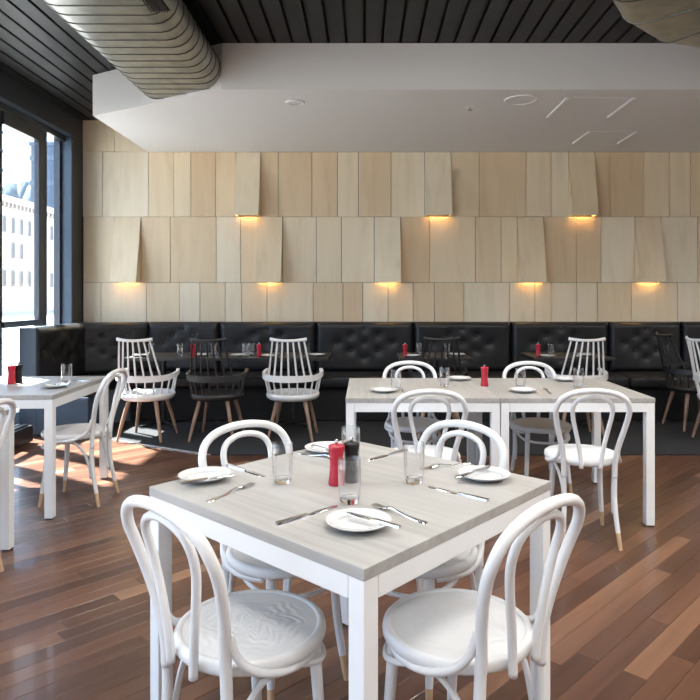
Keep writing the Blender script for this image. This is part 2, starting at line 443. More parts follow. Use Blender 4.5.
# fill lights added out of view, shaped as ceiling downlights, to brighten the room
def downlight(x, y, label, e=4.6):
    t = thing('added_fill_light', label, 'downlight', (x, y, CEIL), 0, 'added fill lights in the slatted ceiling')
    MB().lathe([(.200,-.010),(.204,-.018),(.220,-.016),(.224,0)], 24, cap=False).build('rim', M['black_plastic'], t, smooth=40)
    MB().lathe([(0,-.006),(.199,-.006),(.199,0)], 24).build('lens', M['fill_lamp'], t, smooth=40)
    ld = bpy.data.lights.new('fill_lamp', 'AREA'); ld.shape = 'DISK'; ld.size = .38; ld.energy = e; ld.color = (1,.97,.93); ld.spread = math.radians(150)
    lo = bpy.data.objects.new('fill_lamp', ld); COL.objects.link(lo); lo.parent = t; lo.location = (0,0,-.020)
M['fill_lamp'] = emit('fill_diffuser', (1,.93,.84), 2)
for j, y in enumerate((-2.4,.2,2.6)):
    for i, x in enumerate((-2.65,-.42,.95,3.6)):
        downlight(x, y, 'added black rimmed ceiling fill light %s, %s' % (('behind the camera','above the camera','over nearest table')[j], ('window side','left of centre','right of centre','right wall side')[i]), 3.2 if j == 2 and i in (1,2) else 4.6)

for x, lb in ((-.42,'added black rimmed ceiling fill light before the bulkhead, left'),(.80,'added black rimmed ceiling fill light before the bulkhead, right')): downlight(x, 3.95, lb)
for x, y, lb in ((2.45,2.6,'beside the right duct'),(5.2,2.6,'near the right wall'),(2.3,.2,'right of the camera'),(5.2,.2,'far right of the camera'),(5.2,3.8,'behind the right duct'),(3.6,1.4,'over the right side of the room')): downlight(x, y, 'added black rimmed ceiling fill light '+lb, 8)

# ------------------------------------------------------------------ ceiling services
def oval(wd, ht, n=9):
    r = ht/2; hw = wd/2-r; pts = []
    for k in range(n+1): a = -PI/2+PI*k/n; pts.append((hw+r*math.cos(a), r*math.sin(a)))
    for k in range(n+1): a = PI/2+PI*k/n; pts.append((-hw+r*math.cos(a), r*math.sin(a)))
    return pts
def loft(frames, prof):
    """frames: list of (centre, side vector, scale)"""
    b = MB(); n = len(prof); vs = []; fs = []
    for c, sv, sc in frames:
        for (u, z) in prof: vs.append(Vector(c)+Vector(sv)*(u+(-sc if u < 0 else sc))+Vector((0,0,z*(1+sc/.15))))
    for i in range(len(frames)-1):
        for k in range(n):
            l = (k+1) % n; fs.append((i*n+k, i*n+l, (i+1)*n+l, (i+1)*n+k))
    b.add(vs, fs); return b
DW, DH, DZ = .785, .30, 3.206
dl = thing('air_duct', 'galvanised spiral oval duct running into the splayed bulkhead corner', 'duct', (-1.568, 3.2, DZ))
M['seam'] = mat('lock_seam_shaded', (.10,.10,.09), .45, metal=.8)  # seam metal darkened to stand in for shade in the duct grooves
loft([((0,2.95,0),(1,0,0),0), ((0,-3.6,0),(1,0,0),0)], oval(DW, DH)).build('duct_body', M['galv'], dl, smooth=40)
sm = loft([((0,-.005,0),(1,0,0),0), ((0,-.004,0),(1,0,0),.004), ((0,.004,0),(1,0,0),.004), ((0,.005,0),(1,0,0),0)], oval(DW, DH)).build('lock_seam', M['seam'], dl, smooth=40)
y = 2.9; k = 0
while y > -1.6:
    o = sm if k == 0 else sm.copy()
    if k: COL.objects.link(o)
    o.location = (0, y, 0); y -= .128; k += 1
gv = MB().bbox((.26,-.20,-.135), (.40,.72,.02), .01).build('grille_box', M['galv'], dl)
gv2 = MB().box((.27,-.17,-.139), (.39,.69,-.134)).build('grille_backing', M['black'], dl)
for k in range(7): MB().box((.276+k*.016,-.17,-.150), (.282+k*.016,.69,-.138)).build('grille_slat', M['dark_metal'], dl)
# right duct: gored elbow turning to the right
de = thing('air_duct', 'galvanised oval duct elbow at the top right ceiling corner', 'duct', (2.0, 3.6, DZ))
outer = [(.92,2.2),(1.14,3.05),(1.41,3.80),(1.64,4.14),(2.00,4.46),(2.40,4.60),(3.2,4.66),(4.6,4.70)]
pts = [Vector((p[0], p[1], 0)) for p in outer]
fr = []
for i, p in enumerate(pts):
    d = (pts[min(i+1, len(pts)-1)]-pts[max(i-1, 0)]).normalized()
    side = Vector((d.y, -d.x, 0)); c = p+side*(DW/2)-Vector((2.0,3.6,0))
    fr.append((c, side, 0))
    if 0 < i < len(pts)-1: loft([(c-d*.006, side, 0), (c-d*.005, side, .005), (c+d*.005, side, .005), (c+d*.006, side, 0)], oval(DW, DH)).build('lock_seam', M['seam'], de, smooth=40)
loft(fr, oval(DW, DH)).build('duct_body', M['galv'], de, smooth=40)

def ceil_disc(name, px, py, r, label, cat, prof, m):
    p = P(px, py, SOF)
    t = thing(name, label, cat, (p.x, p.y, SOF)); return t
t = ceil_disc('downlight', 295, 102.5, .085, 'round white recessed downlight left in the plaster bulkhead soffit', 'downlight', None, None)
MB().lathe([(.058,-.004),(.062,-.010),(.082,-.009),(.086,-.001),(.086,.0)], 28).build('rim', M['white'], t, smooth=40)
MB().lathe([(0,-.012),(.04,-.010),(.056,-.003),(.056,0)], 24).build('lens', M['porcelain'], t, smooth=40)
t = ceil_disc('sprinkler_head', 470, 106.5, .05, 'small sprinkler rosette in the bulkhead soffit', 'sprinkler', None, None)
MB().lathe([(0,-.008),(.03,-.008),(.045,-.003),(.047,0)], 20).build('rosette', M['white'], t, smooth=40)
MB().lathe([(0,-.034),(.018,-.034),(.018,-.031),(.006,-.029),(.006,-.008)], 14).build('deflector', M['chrome'], t, smooth=40)
t = ceil_disc('ceiling_speaker', 521, 99.5, .14, 'large round white ceiling speaker in the bulkhead soffit', 'speaker', None, None)
MB().lathe([(.122,-.003),(.125,-.010),(.138,-.008),(.142,0)], 36).build('rim', M['white'], t, smooth=40)
MB().lathe([(0,-.007),(.08,-.007),(.121,-.004),(.121,0)], 36).build('grille', M['plaster'], t, smooth=40)
for nm, x0, x1, y0, y1, lb in (('access_panel',1.72,2.29,5.48,6.06,'square white access panel in soffit nearer the bulkhead edge'),('access_panel',2.30,2.79,6.62,7.10,'square white access panel in soffit close to the birch wall')):
    t = thing(nm, lb, 'access panel', ((x0+x1)/2, (y0+y1)/2, SOF)); hx = (x1-x0)/2; hy = (y1-y0)/2
    MB().box((-hx+.02,-hy+.004,-.003), (hx-.02,hy-.004,0)).build('panel', M['plaster'], t)
    for s in (-1, 1): MB().box((s*hx-.012,-hy,-.016), (s*hx+.012,hy,0)).build('frame_lip', M['white'], t)
    if y0 < 6: MB().box((-hx+.012,-hy-.004,-.004), (hx-.012,-hy+.004,0)).build('frame_lip', M['plaster'], t)

# ------------------------------------------------------------------ banquette
bq = thing('banquette', 'long black leather banquette with button-tufted back along the birch wall', 'bench', (0,0,0))
TOPZ = 1.04; SEATZ = .48
def cushion(wd, ht, th, btn, amp=.028):
    nx = max(6, int(wd/.022)); nzz = max(6, int(ht/.022)); b = MB(); vs = []; fs = []
    for j in range(nzz+1):
        for i in range(nx+1):
            u = i/nx*wd; v = j/nzz*ht
            e = min(u, wd-u, v, ht-v); pf = 1-(1-min(1, e/.05))**2.2
            d = th*.35+th*.65*pf
            for (bu, bv) in btn:
                rr = math.hypot(u-bu, v-bv); d -= amp*math.exp(-(rr/.05)**1.3)
            vs.append((u, -d, v))
    for j in range(nzz):
        for i in range(nx):
            a = j*(nx+1)+i; fs.append((a, a+1, a+nx+2, a+nx+1))
    o = len(vs); 
    for (i, j) in ((0,0),(nx,0),(nx,nzz),(0,nzz)): vs.append((i/nx*wd, 0, j/nzz*ht))
    fs.append((o, o+3, o+2, o+1))
    fs.append(tuple([o]+[i for i in range(nx+1)][::1]+[o+1])[::-1])
    fs.append(tuple([o+3]+[nzz*(nx+1)+i for i in range(nx+1)]+[o+2]))
    fs.append(tuple([o]+[j*(nx+1) for j in range(nzz+1)]+[o+3]))
    fs.append(tuple([o+1]+[j*(nx+1)+nx for j in range(nzz+1)]+[o+2])[::-1])
    b.add(vs, fs); return b
btn_mesh = MB().lathe([(0,-.006),(.009,-.005),(.014,.0),(.014,.004)], 12).build('button', M['black_leather'], None, smooth=50)
btn_used = False
def back_panel(a, b, small=False):
    global btn_used
    a = Vector((*a, 0)); b = Vector((*b, 0)); wd = (b-a).length-.006; ht = TOPZ-.46
    cxx = wd/2; dx = .158 if wd > .9 else .12
    offs = [(0,.17),(-1,.09),(1,.09),(-2,0),(0,0),(2,0),(-1,-.085),(1,-.085),(0,-.165)]
    bt = [(cxx+o*dx, .335+z) for o, z in offs if .06 < cxx+o*dx < wd-.06]
    p = cushion(wd, ht, .10, bt).build('back_panel', M['black_leather'], bq, smooth=60)
    p.location = (a.x, a.y, .46); p.rotation_euler = (0, 0, math.atan2(b.y-a.y, b.x-a.x))
    for (u, v) in bt:
        o = btn_mesh if not btn_used else btn_mesh.copy()
        if btn_used: COL.objects.link(o)
        btn_used = True
        o.parent = p; o.location = (u, -.083, v); o.rotation_euler = (-PI/2, 0, 0)
YB = 7.49
bx = [(p-CX)/F*7.40 for p in (147,219,316,414,512,610,683,781,840)]
for k in range(len(bx)-1): back_panel((bx[k], YB), (bx[k+1], YB))
c0 = (-3.255, 6.20); c1 = (-3.17, 7.14); c2 = (bx[0], YB)
back_panel(c0, c1); back_panel(c1, c2)
# carcass behind the pads
b = MB(); b.prism([(-3.31,6.20),(-3.256,6.20),(-3.171,7.14),(bx[0],YB+.001),(bx[-1],YB+.001),(bx[-1],WZ-.03),(-3.31,WZ-.03)], .005, TOPZ-.01)
b.build('back_carcass', M['bluegrey'], bq)
# seat cushions
def seat_pad(pts, nm='seat_cushion'):
    bm = bmesh.new(); vs = [bm.verts.new((p[0], p[1], .36)) for p in pts]; f = bm.faces.new(vs)
    r = bmesh.ops.extrude_face_region(bm, geom=[f]); 
    for v in r['geom']:
        if isinstance(v, bmesh.types.BMVert): v.co.z = SEATZ
    bmesh.ops.bevel(bm, geom=[e for e in bm.edges], offset=.028, segments=3, profile=.5, affect='EDGES')
    bmesh.ops.recalc_face_normals(bm, faces=bm.faces)
    bm.verts.index_update(); mb = MB(); mb.add([v.co[:] for v in bm.verts], [[v.index for v in f.verts] for f in bm.faces]); bm.free()
    return mb.build(nm, M['black_leather'], bq, smooth=50)
for k in range(len(bx)-1): seat_pad([(bx[k]+.002,6.83),(bx[k+1]-.002,6.83),(bx[k+1]-.002,7.395),(bx[k]+.002,7.395)])
seat_pad([(-3.16,6.215),(-2.62,6.215),(-2.62,6.72),(bx[0]-.002,6.80),(bx[0]-.002,7.385),(-3.07,7.10)])
MB().prism([(bx[0],6.90),(bx[-1],6.90),(bx[-1],7.45),(bx[0],7.45)], .010, .359).build('seat_base', M['black'], bq)
MB().prism([(-3.16,6.215),(-2.68,6.215),(-2.68,6.74),(bx[0]-.003,6.85),(bx[0]-.003,7.40),(-3.07,7.10)], .010, .359).build('seat_base', M['bluegrey'], bq)
MB().bbox((-3.315,6.17,.002), (-3.15,6.199,TOPZ-.005), .004).build('end_panel', M['bluegrey'], bq)
MB().bbox((-3.15,6.17,.010), (-2.655,6.199,.365), .004).build('end_panel', M['bluegrey'], bq)

# ------------------------------------------------------------------ bentwood chair
def make_bentwood(label, loc, rz, group):
    t = thing('bentwood_chair', label, 'chair', loc, rz, group)
    W_ = M['white']
    s = MB().lathe([(0,.4615),(.180,.4615),(.181,.452),(.180,.440),(0,.440)], 40).build('seat', M['seat_relief'], t, smooth=40)
    MB().lathe([(.1795,.4620),(.182,.4650),(.188,.4664),(.195,.4650),(.2010,.459),(.203,.449),(.202,.438),(.196,.431),(.188,.429),(.1795,.433),(.1795,.4620)], 48, cap=False).build('seat_rim', W_, s, smooth=60)
    half = [(-.1335,-.1735,.37),(-.134,-.176,.43),(-.140,-.184,.50),(-.156,-.196,.57),(-.172,-.212,.635),(-.185,-.232,.70),(-.187,-.252,.752),(-.167,-.268,.799),(-.122,-.279,.830),(-.064,-.284,.845)]
    full = half+[(0,-.286,.850)]+[(-x,y,z) for x,y,z in half[::-1]]
    MB().tube(cr(full, 5), .0150, 12).build('back_loop', W_, t, smooth=180)
    hi = [(-.050,-.211,.425),(-.056,-.214,.49),(-.070,-.220,.57),(-.088,-.228,.65),(-.100,-.238,.71),(-.101,-.251,.756),(-.084,-.261,.790),(-.047,-.267,.810)]
    fi = hi+[(0,-.269,.817)]+[(-x,y,z) for x,y,z in hi[::-1]]
    MB().tube(cr(fi, 5), .0118, 10).build('inner_loop', W_, t, smooth=180)
    for s_ in (-1, 1):
        # rear leg: sabre curve
        pr = cr([(s_*.134,-.176,.43),(s_*.133,-.172,.36),(s_*.132,-.174,.28),(s_*.134,-.184,.20),(s_*.139,-.199,.12),(s_*.142,-.207,.085)], 4)
        q = len(pr); o = MB().tube(pr, [.0148-.0023*i/(q-1) for i in range(q)], 12).build('leg', W_, t, smooth=60)
        MB().tube([(s_*.142,-.207,.0855),(s_*.146,-.216,.04),(s_*.150,-.225,.0)], [.0126,.0112,.0098], 12).build('leg_tip', M['tip_wood'], o, smooth=60)
        pf = cr([(s_*.128,.112,.436),(s_*.132,.118,.34),(s_*.138,.126,.22),(s_*.146,.138,.12),(s_*.149,.143,.085)], 4)
        q = len(pf); o = MB().tube(pf, [.0175-.005*i/(q-1) for i in range(q)], 12).build('leg', W_, t, smooth=60)
        MB().tube([(s_*.149,.143,.0855),(s_*.153,.149,.04),(s_*.157,.156,.0)], [.0126,.0112,.0098], 12).build('leg_tip', M['tip_wood'], o, smooth=60)
        # side brace: bent piece from the back post round the side of the seat
        MB().tube(cr([(s_*.152,-.176,.555),(s_*.153,-.170,.515),(s_*.160,-.150,.478),(s_*.176,-.118,.450),(s_*.190,-.070,.432),(s_*.193,-.010,.424),(s_*.178,.050,.421),(s_*.150,.100,.421)], 4), [.0075]*2+[.0105]*27, 10).build('side_brace', W_, t, smooth=180)
    # hoop: round the front legs, then down to the rear legs
    hoop = [(-.128,-.165,.175),(-.130,-.150,.270),(-.140,-.120,.352),(-.155,-.070,.406),(-.168,-.005,.416),(-.172,.050,.398),(-.155,.112,.378),(-.112,.160,.370),(-.055,.185,.368)]
    hoop = hoop+[(0,.192,.367)]+[(-x,y,z) for x,y,z in hoop[::-1]]
    MB().tube(cr(hoop, 5), .0088, 10).build('stretcher_hoop', W_, t, smooth=180)
    return t
GB = 'white bentwood chairs'
def face(dx, dy): return math.atan2(-dx, dy)     # local +Y points along (dx,dy)
# table corners of the nearest table
TN = Vector((.004,1.395)); TL = Vector((-.681,2.012)); TRt = Vector((.60,2.055)); TF = Vector((-.075,2.683))
bent = make_bentwood('white bentwood chair at front left of nearest table, seat facing right', (-.309,1.743,0), face(.67,.74), GB)
def bw(label, x, y, rz): return dup(bent, (x, y, 0), rz, label, GB)
bw('white bentwood chair at front right of nearest table, cut by bottom edge', .250, 1.75, face(-.69,.73))
bw('white bentwood chair behind the left corner of nearest table, seat under it', -.285, 2.275, face(.66,-.75))
bw('white bentwood chair behind the right corner of nearest table, seat under it', .195, 2.28, face(-.68,-.73))
bw('white bentwood chair with its back to us at left of joined tables', .332, 3.62, face(-.03,1))
bw('white bentwood chair with its back to us at right of joined tables', 1.222, 3.64, face(.09,1))
bw('white bentwood chair on far side of joined tables beside the black spindle chair', .34, 4.49, face(.04,-1))
bw('white bentwood chair on far side of joined tables, nearest the red mill on its right', 1.218, 4.46, face(.06,-1))
bw('white bentwood chair in sunlight at right end of window-side table', -1.915, 4.255, face(-1,.03))
bw('white bentwood chair cut by the left edge of the picture', -1.99, 2.985, face(-1,-.05))

# ------------------------------------------------------------------ square tables
def make_table(label, loc, rz, w_=.9, d_=.9):
    t = thing('dining_table', label, 'table', loc, rz, 'square white-framed tables')
    hw = w_/2; hd = d_/2; l = .05
    MB().bbox((-hw,-hd,.722), (hw,hd,.75), .0025).build('tabletop', M['tabletop'], t)
    for sx in (-1, 1):
        for sy in (-1, 1):
            x0 = sx*hw-(l if sx > 0 else 0); y0 = sy*hd-(l if sy > 0 else 0); i = .002*1
            lg = MB().bbox((x0+i*(-sx if sx>0 else 1),y0+i*(-sy if sy>0 else 1),.008), (x0+l-i*(1 if sx>0 else 0),y0+l-i*(1 if sy>0 else 0),.7215), .003).build('leg', M['white_metal'], t)
            MB().box((x0+.006,y0+.006,0), (x0+l-.006,y0+l-.006,.009)).build('foot_pad', M['black_plastic'], lg)
    for sy in (-1, 1): MB().bbox((-hw+l+.001, (sy*hd-l if sy > 0 else -hd)+.002, .668), (hw-l-.001, (hd if sy > 0 else -hd+l)-.002, .7215), .003).build('apron', M['white_metal'], t)
    for sx in (-1, 1): MB().bbox(((sx*hw-l if sx > 0 else -hw)+.002, -hd+l+.001, .668), ((hw if sx > 0 else -hw+l)-.002, hd-l-.001, .7215), .003).build('apron', M['white_metal'], t)
    return t
c = (TN+TL+TRt+TF)/4
ang = math.atan2(TRt.y-TN.y, TRt.x-TN.x)
tab = make_table('square table nearest the camera with grey timber top, turned on its corner', (c.x, c.y+.012, 0), ang, .90, .91)
def tb(label, x, y, rz=0): return dup(tab, (x, y, 0), rz, label)
tb('left one of the two joined tables with a grey timber top', .337, 4.20)
tb('right one of the two joined tables with a grey timber top', 1.239, 4.20)
tb('grey topped table at the window with red and black mills', -2.335, 4.305, math.radians(1.5))
tb('table at left edge of which only a white leg shows', -2.32, 2.985)

# ------------------------------------------------------------------ tableware
TZ = .7502
def make_plate(label, x, y, z, r=.085, group='small white plates'):
    t = thing('plate', label, 'plate', (x, y, z), 0, group); s = r/.085
    o = MB().lathe([(0,.004),(.050,.004),(.056,.006),(.080,.0150),(.085,.0185),(.0857,.0200),(.0840,.0203),(.078,.0175),(.062,.0150),(.0585,.0125),(.057,.0070),(0,.0062)], 40).build('dish', M['porcelain'], t, smooth=50)
    MB().lathe([(.036,0),(.040,0),(.042,.0045),(.034,.0045),(.036,0)], 32, cap=False).build('foot_ring', M['porcelain'], t, smooth=40)
    t.scale = (s, s, 1)
    return t
def outline_solid(pts, zf, th):
    """flat outline [(u, halfwidth)] with a z profile -> thick solid along +X"""
    b = MB(); vs = []; fs = []
    for (u, hw) in pts:
        z = zf(u)
        vs += [(u,-hw,z),(u,hw,z),(u,hw*.8,z+th),(u,-hw*.8,z+th)]
    for i in range(len(pts)-1):
        a = 4*i
        for k in range(4): fs.append((a+k, a+(k+1) % 4, a+4+(k+1) % 4, a+4+k))
    fs.append((3,2,1,0)); a = 4*(len(pts)-1); fs.append((a,a+1,a+2,a+3)); b.add(vs, fs); return b
def make_knife(label, p0, p1, z, nm='table_knife', group='table knives', tilt=0):
    """p0 = handle end, p1 = blade tip"""
    d = Vector(p1)-Vector(p0); ln = .215 if nm == 'table_knife' else .18
    t = thing(nm, label, 'knife', (p0[0], p0[1], z), math.atan2(d.y, d.x), group); k = ln/.215
    if tilt: t.rotation_euler = (0, tilt, math.atan2(d.y, d.x))
    o = outline_solid([(0,.0055),(.004,.0085),(.03,.0088),(.07,.0078),(.095,.0058),(.105,.0050)], lambda u: 0, .0062).build('handle', M['chrome'], t, smooth=40)
    b2 = outline_solid([(.1045,.0048),(.115,.0078),(.15,.0098),(.185,.0098),(.205,.0070),(.2145,.0015)], lambda u: .0006, .0016).build('blade', M['chrome'], t, smooth=40)
    t.scale = (k, k, 1)
    return t
def make_fork(label, p0, p1, z, group='table forks'):
    d = Vector(p1)-Vector(p0)
    t = thing('table_fork', label, 'fork', (p0[0], p0[1], z), math.atan2(d.y, d.x), group)
    zf = lambda u: .0002+.010*math.exp(-((u-.128)/.035)**2)+.003*max(0,(u-.17)/.03)
    outline_solid([(0,.006),(.004,.0088),(.03,.0085),(.07,.0055),(.10,.0036),(.125,.0036),(.140,.0075),(.150,.0115),(.165,.0122)], zf, .0024).build('handle', M['chrome'], t, smooth=50)
    for k in range(4):
        y = -.0096+k*.0064; b = MB()
        vs = []; fs = []
        us = (.1645,.18,.195,.205)
        for i, u in enumerate(us):
            h = .0021 if i < 3 else .0008; zz = zf(u)
            vs += [(u,y-h,zz),(u,y+h,zz),(u,y+h,zz+.0018),(u,y-h,zz+.0018)]
        for i in range(3):
            for q in range(4): fs.append((4*i+q, 4*i+(q+1) % 4, 4*i+4+(q+1) % 4, 4*i+4+q))
        fs += [(3,2,1,0),(12,13,14,15)]; b.add(vs, fs); b.build('tine', M['chrome'], t)
    return t
def make_glass(label, x, y, z, group='clear glass tumblers'):
    t = thing('glass_tumbler', label, 'glass', (x, y, z), 0, group)
    MB().lathe([(.0288,.0115),(.0315,.030),(.0330,.060),(.0335,.095),(.0325,.128),(.0318,.1295),(.0309,.128),(.0318,.095),(.0312,.060),(.0295,.032),(.0272,.0175)], 32, cap=False).build('glass_wall', M['thin_glass'], t, smooth=60)
    MB().lathe([(0,0),(.020,0),(.0245,.002),(.0286,.0110),(.0270,.0170),(.022,.0155),(.012,.0125),(0,.012)], 32).build('glass_base', M['glass'], t, smooth=60)
    return t
def make_mill(label, x, y, z, m, group=None):
    t = thing('pepper_mill', label, 'pepper mill', (x, y, z), 0, group)
    MB().lathe([(0,0),(.0245,0),(.0258,.003),(.0255,.012),(.0232,.030),(.0215,.050),(.0208,.066),(.0218,.078),(.0222,.0795),(0,.0795)], 28).build('body', m, t, smooth=50)
    MB().lathe([(0,.0800),(.0222,.0800),(.0228,.082),(.0228,.088),(.0222,.094),(.0250,.108),(.0262,.118),(.0255,.123),(.022,.1255),(0,.1265)], 28).build('cap', m, t, smooth=50)
    MB().lathe([(0,.1262),(.004,.1262),(.004,.130),(.0062,.133),(.0066,.1375),(.004,.1415),(0,.142)], 14).build('knob', M['chrome'], t, smooth=50)
    return t
def q(px, py, z=.75): v = P(px, py, z); return (v.x, v.y)
# nearest table
pl = make_plate('white plate with butter knife at left corner of nearest table', *q(205,479.5), TZ)
def plate(label, x, y, z): return dup(pl, (x, y, z), 0, label)
plate('white plate with butter knife at near corner of nearest table', *q(358.5,526.5), TZ)
plate('white plate with butter knife at right corner of nearest table', *q(484,478.5), TZ)
plate('white plate at far corner of nearest table behind the red mill', *q(327,451.5), TZ)
KZ = TZ+.0202
kn = make_knife('butter knife on plate at left corner of nearest table', q(180,484,KZ), q(240,474,KZ), KZ, 'butter_knife', 'butter knives on plates')
def knife(label, p0, p1, z, src=None, group=None):
    d = Vector(p1)-Vector(p0); return dup(src or kn, (p0[0], p0[1], z), math.atan2(d.y, d.x), label, group)
knife('butter knife on plate at near corner of nearest table', q(401,528.5,KZ), q(341,511,KZ), KZ)
knife('butter knife on plate at right corner of nearest table', q(489,467.5,KZ), q(447,480,KZ), KZ)
knife('butter knife on plate at far corner of nearest table', q(312,446,KZ), q(336,452.5,KZ), KZ)
tk = make_knife('table knife beside near corner plate, left of the front glass', q(276,525), q(338,506), TZ)
knife('table knife in front of the right glass on nearest table', q(489,501.5), q(426,486.5), TZ, tk)
knife('table knife between left plate and left glass on nearest table', q(227,465.5), q(270,478.5), TZ, tk)
knife('table knife behind the mills towards the far right edge of nearest table', q(407,450.5), q(364,461.5), TZ, tk)
fk = make_fork('table fork beside left corner plate of nearest table', q(207,502.5), q(264,480), TZ)
def fork(label, p0, p1, z):
    d = Vector(p1)-Vector(p0); return dup(fk, (p0[0], p0[1], z), math.atan2(d.y, d.x), label)
fork('table fork beside near corner plate of nearest table', q(427,524), q(369,504), TZ)
fork('table fork beside right corner plate of nearest table', q(470,463), q(431,468.5), TZ)
fork('table fork beside far corner plate of nearest table', q(298,453.5), q(331,458.5), TZ)
g0 = make_glass('glass tumbler at left of nearest table, beside the fork', *q(282.5,483), TZ)
def glass(label, x, y, z, group=None): return dup(g0, (x, y, z), 0, label, group)
glass('glass tumbler at front centre of nearest table, before the mills', *q(349.5,503), TZ)
glass('glass tumbler at right of nearest table, before the bentwood chair back', *q(414,483), TZ)
glass('glass tumbler at far side of nearest table, behind the black mill', -.051, 2.30, TZ)
GM = 'pepper mills'
mr_ = make_mill('red pepper mill on the nearest table', *q(336.5,484.5), TZ, M['red'], GM)
mb_ = make_mill('black pepper mill on the nearest table beside the red one', *q(351.5,481.5), TZ, M['mill_black'], GM)
def mill(label, x, y, z, src): return dup(src, (x, y, z), 0, label)
# joined tables
plate('white plate on left joined table, near its front left corner', *q(384,392), TZ)
glass('glass tumbler beside the plate at front left of joined tables', *q(396,390.5), TZ)
glass('glass tumbler near the middle of left joined table', *q(444.5,387.5), TZ)
plate('white plate at far side of left joined table, below black spindle chair', *q(459,380), TZ)
mill('red pepper mill standing between the two joined tables', *q(484.5,386), TZ, mr_)
plate('white plate at front of right joined table, next to a glass', *q(523,392), TZ)
glass('glass tumbler behind the front plate on right joined table', *q(520.5,388.5), TZ)
glass('glass tumbler towards right end of right joined table', *q(578.5,388), TZ)
plate('white plate at far side of right joined table', *q(565,380.8), TZ)
fork('table fork at front plate of right joined table', q(551,394), q(540,386), TZ)
knife('table knife near the glass at front left of joined tables', q(404,393), q(399,385), TZ, tk)
# window table
mill('red pepper mill on the window-side table', *q(11.5,384), TZ, mr_)
mill('black pepper mill on the window-side table', *q(18.5,383), TZ, mb_)
glass('glass tumbler on the window-side table', *q(66.5,383), TZ)
plate('white plate on the window-side table', *q(55,387.5), TZ)
knife('butter knife on the plate of the window-side table', q(70,385,KZ), q(46,384.5,KZ), KZ)
knife('table knife at the right end of the window-side table', q(92,381), q(76,381), TZ, tk)

# ------------------------------------------------------------------ dark pedestal tables along the banquette
CZ = .0125
def bistro(label, x0, x1, y0, y1, peds, group='dark pedestal tables along the banquette'):
    cx = (x0+x1)/2; cy = (y0+y1)/2
    t = thing('pedestal_table', label, 'table', (cx, cy, CZ), 0, group)
    MB().bbox((x0-cx, y0-cy, .690), (x1-cx, y1-cy, .718), .004).build('tabletop', M['black_plastic'], t)
    for px in peds:
        o = MB().tube([(px-cx,0,.030),(px-cx,0,.685)], .026, 16).build('pedestal', M['dark_metal'], t, smooth=50)
        MB().bbox((px-cx-.16,-.14,.676), (px-cx+.16,.14,.6895), .003).build('top_plate', M['dark_metal'], t)
        for a in (PI/4, -PI/4, 3*PI/4, -3*PI/4):
            MB().tube([(px-cx+.015*math.cos(a), .015*math.sin(a), .032),(px-cx+.26*math.cos(a), .26*math.sin(a), .012)], [.016,.012], 10, flat=.9).build('base_foot', M['dark_metal'], t, smooth=50)
    return t
def xa(px, y): return (px-CX)/F*y
BY0, BY1 = 6.34, 6.96; BZ = CZ+.7182
bistro('long dark table with two pedestals before the left of the banquette', xa(127,6.45), xa(329,6.45), BY0, BY1, (xa(165,6.7), xa(294,6.7)))
bistro('dark pedestal table behind the black spindle chair in the middle', xa(399,6.45), xa(471,6.45), BY0, BY1, (xa(435,6.7),))
bistro('dark pedestal table behind the white spindle chair right of centre', xa(531,6.45), xa(612,6.45), BY0, BY1, (xa(572,6.7),))
for px, lb in ((193,'red pepper mill on long dark table, left of the two'),(259,'red pepper mill on long dark table, right of the two'),(405,'red pepper mill on dark table behind the middle black spindle chair'),(538,'red pepper mill on dark table left of the white spindle chair')):
    mill(lb, xa(px,6.45), 6.45, BZ, mr_)
for px, y, lb in ((151,6.62,'glass seen through the leftmost white spindle chair'),(180,6.60,'glass left of the left red mill on long dark table'),(214,6.62,'glass seen through the left black spindle chair'),
                  (245.5,6.58,'left glass of the pair beside right mill on long dark table'),(251.5,6.72,'right glass of the pair beside right mill on long dark table'),(278,6.6,'glass behind the left side of second white spindle chair'),(307,6.62,'glass at right end of long dark table'),
                  (419,6.68,'glass beside the red mill on middle dark table'),(447,6.60,'glass at right of middle dark table'),(551,6.60,'glass beside the red mill left of white spindle chair'),(578,6.6,'glass seen through the right white spindle chair')):
    glass(lb, xa(px,y-.13), y-.13, BZ)
for px, y, lb in ((141,6.62,'plate behind leftmost white spindle chair on long dark table'),(201,6.66,'plate next to the left red mill on long dark table'),(238,6.63,'plate left of the glass pair on long dark table'),(269,6.56,'plate right of the right mill on long dark table'),(317,6.66,'plate at right end of long dark table'),
                  (412,6.56,'plate in front of the red mill on middle dark table'),(457,6.68,'plate at right of middle dark table'),(547,6.53,'plate beside red mill left of white spindle chair'),(585,6.66,'plate seen through the right white spindle chair')):
    plate(lb, xa(px,y-.11), y-.11, BZ)

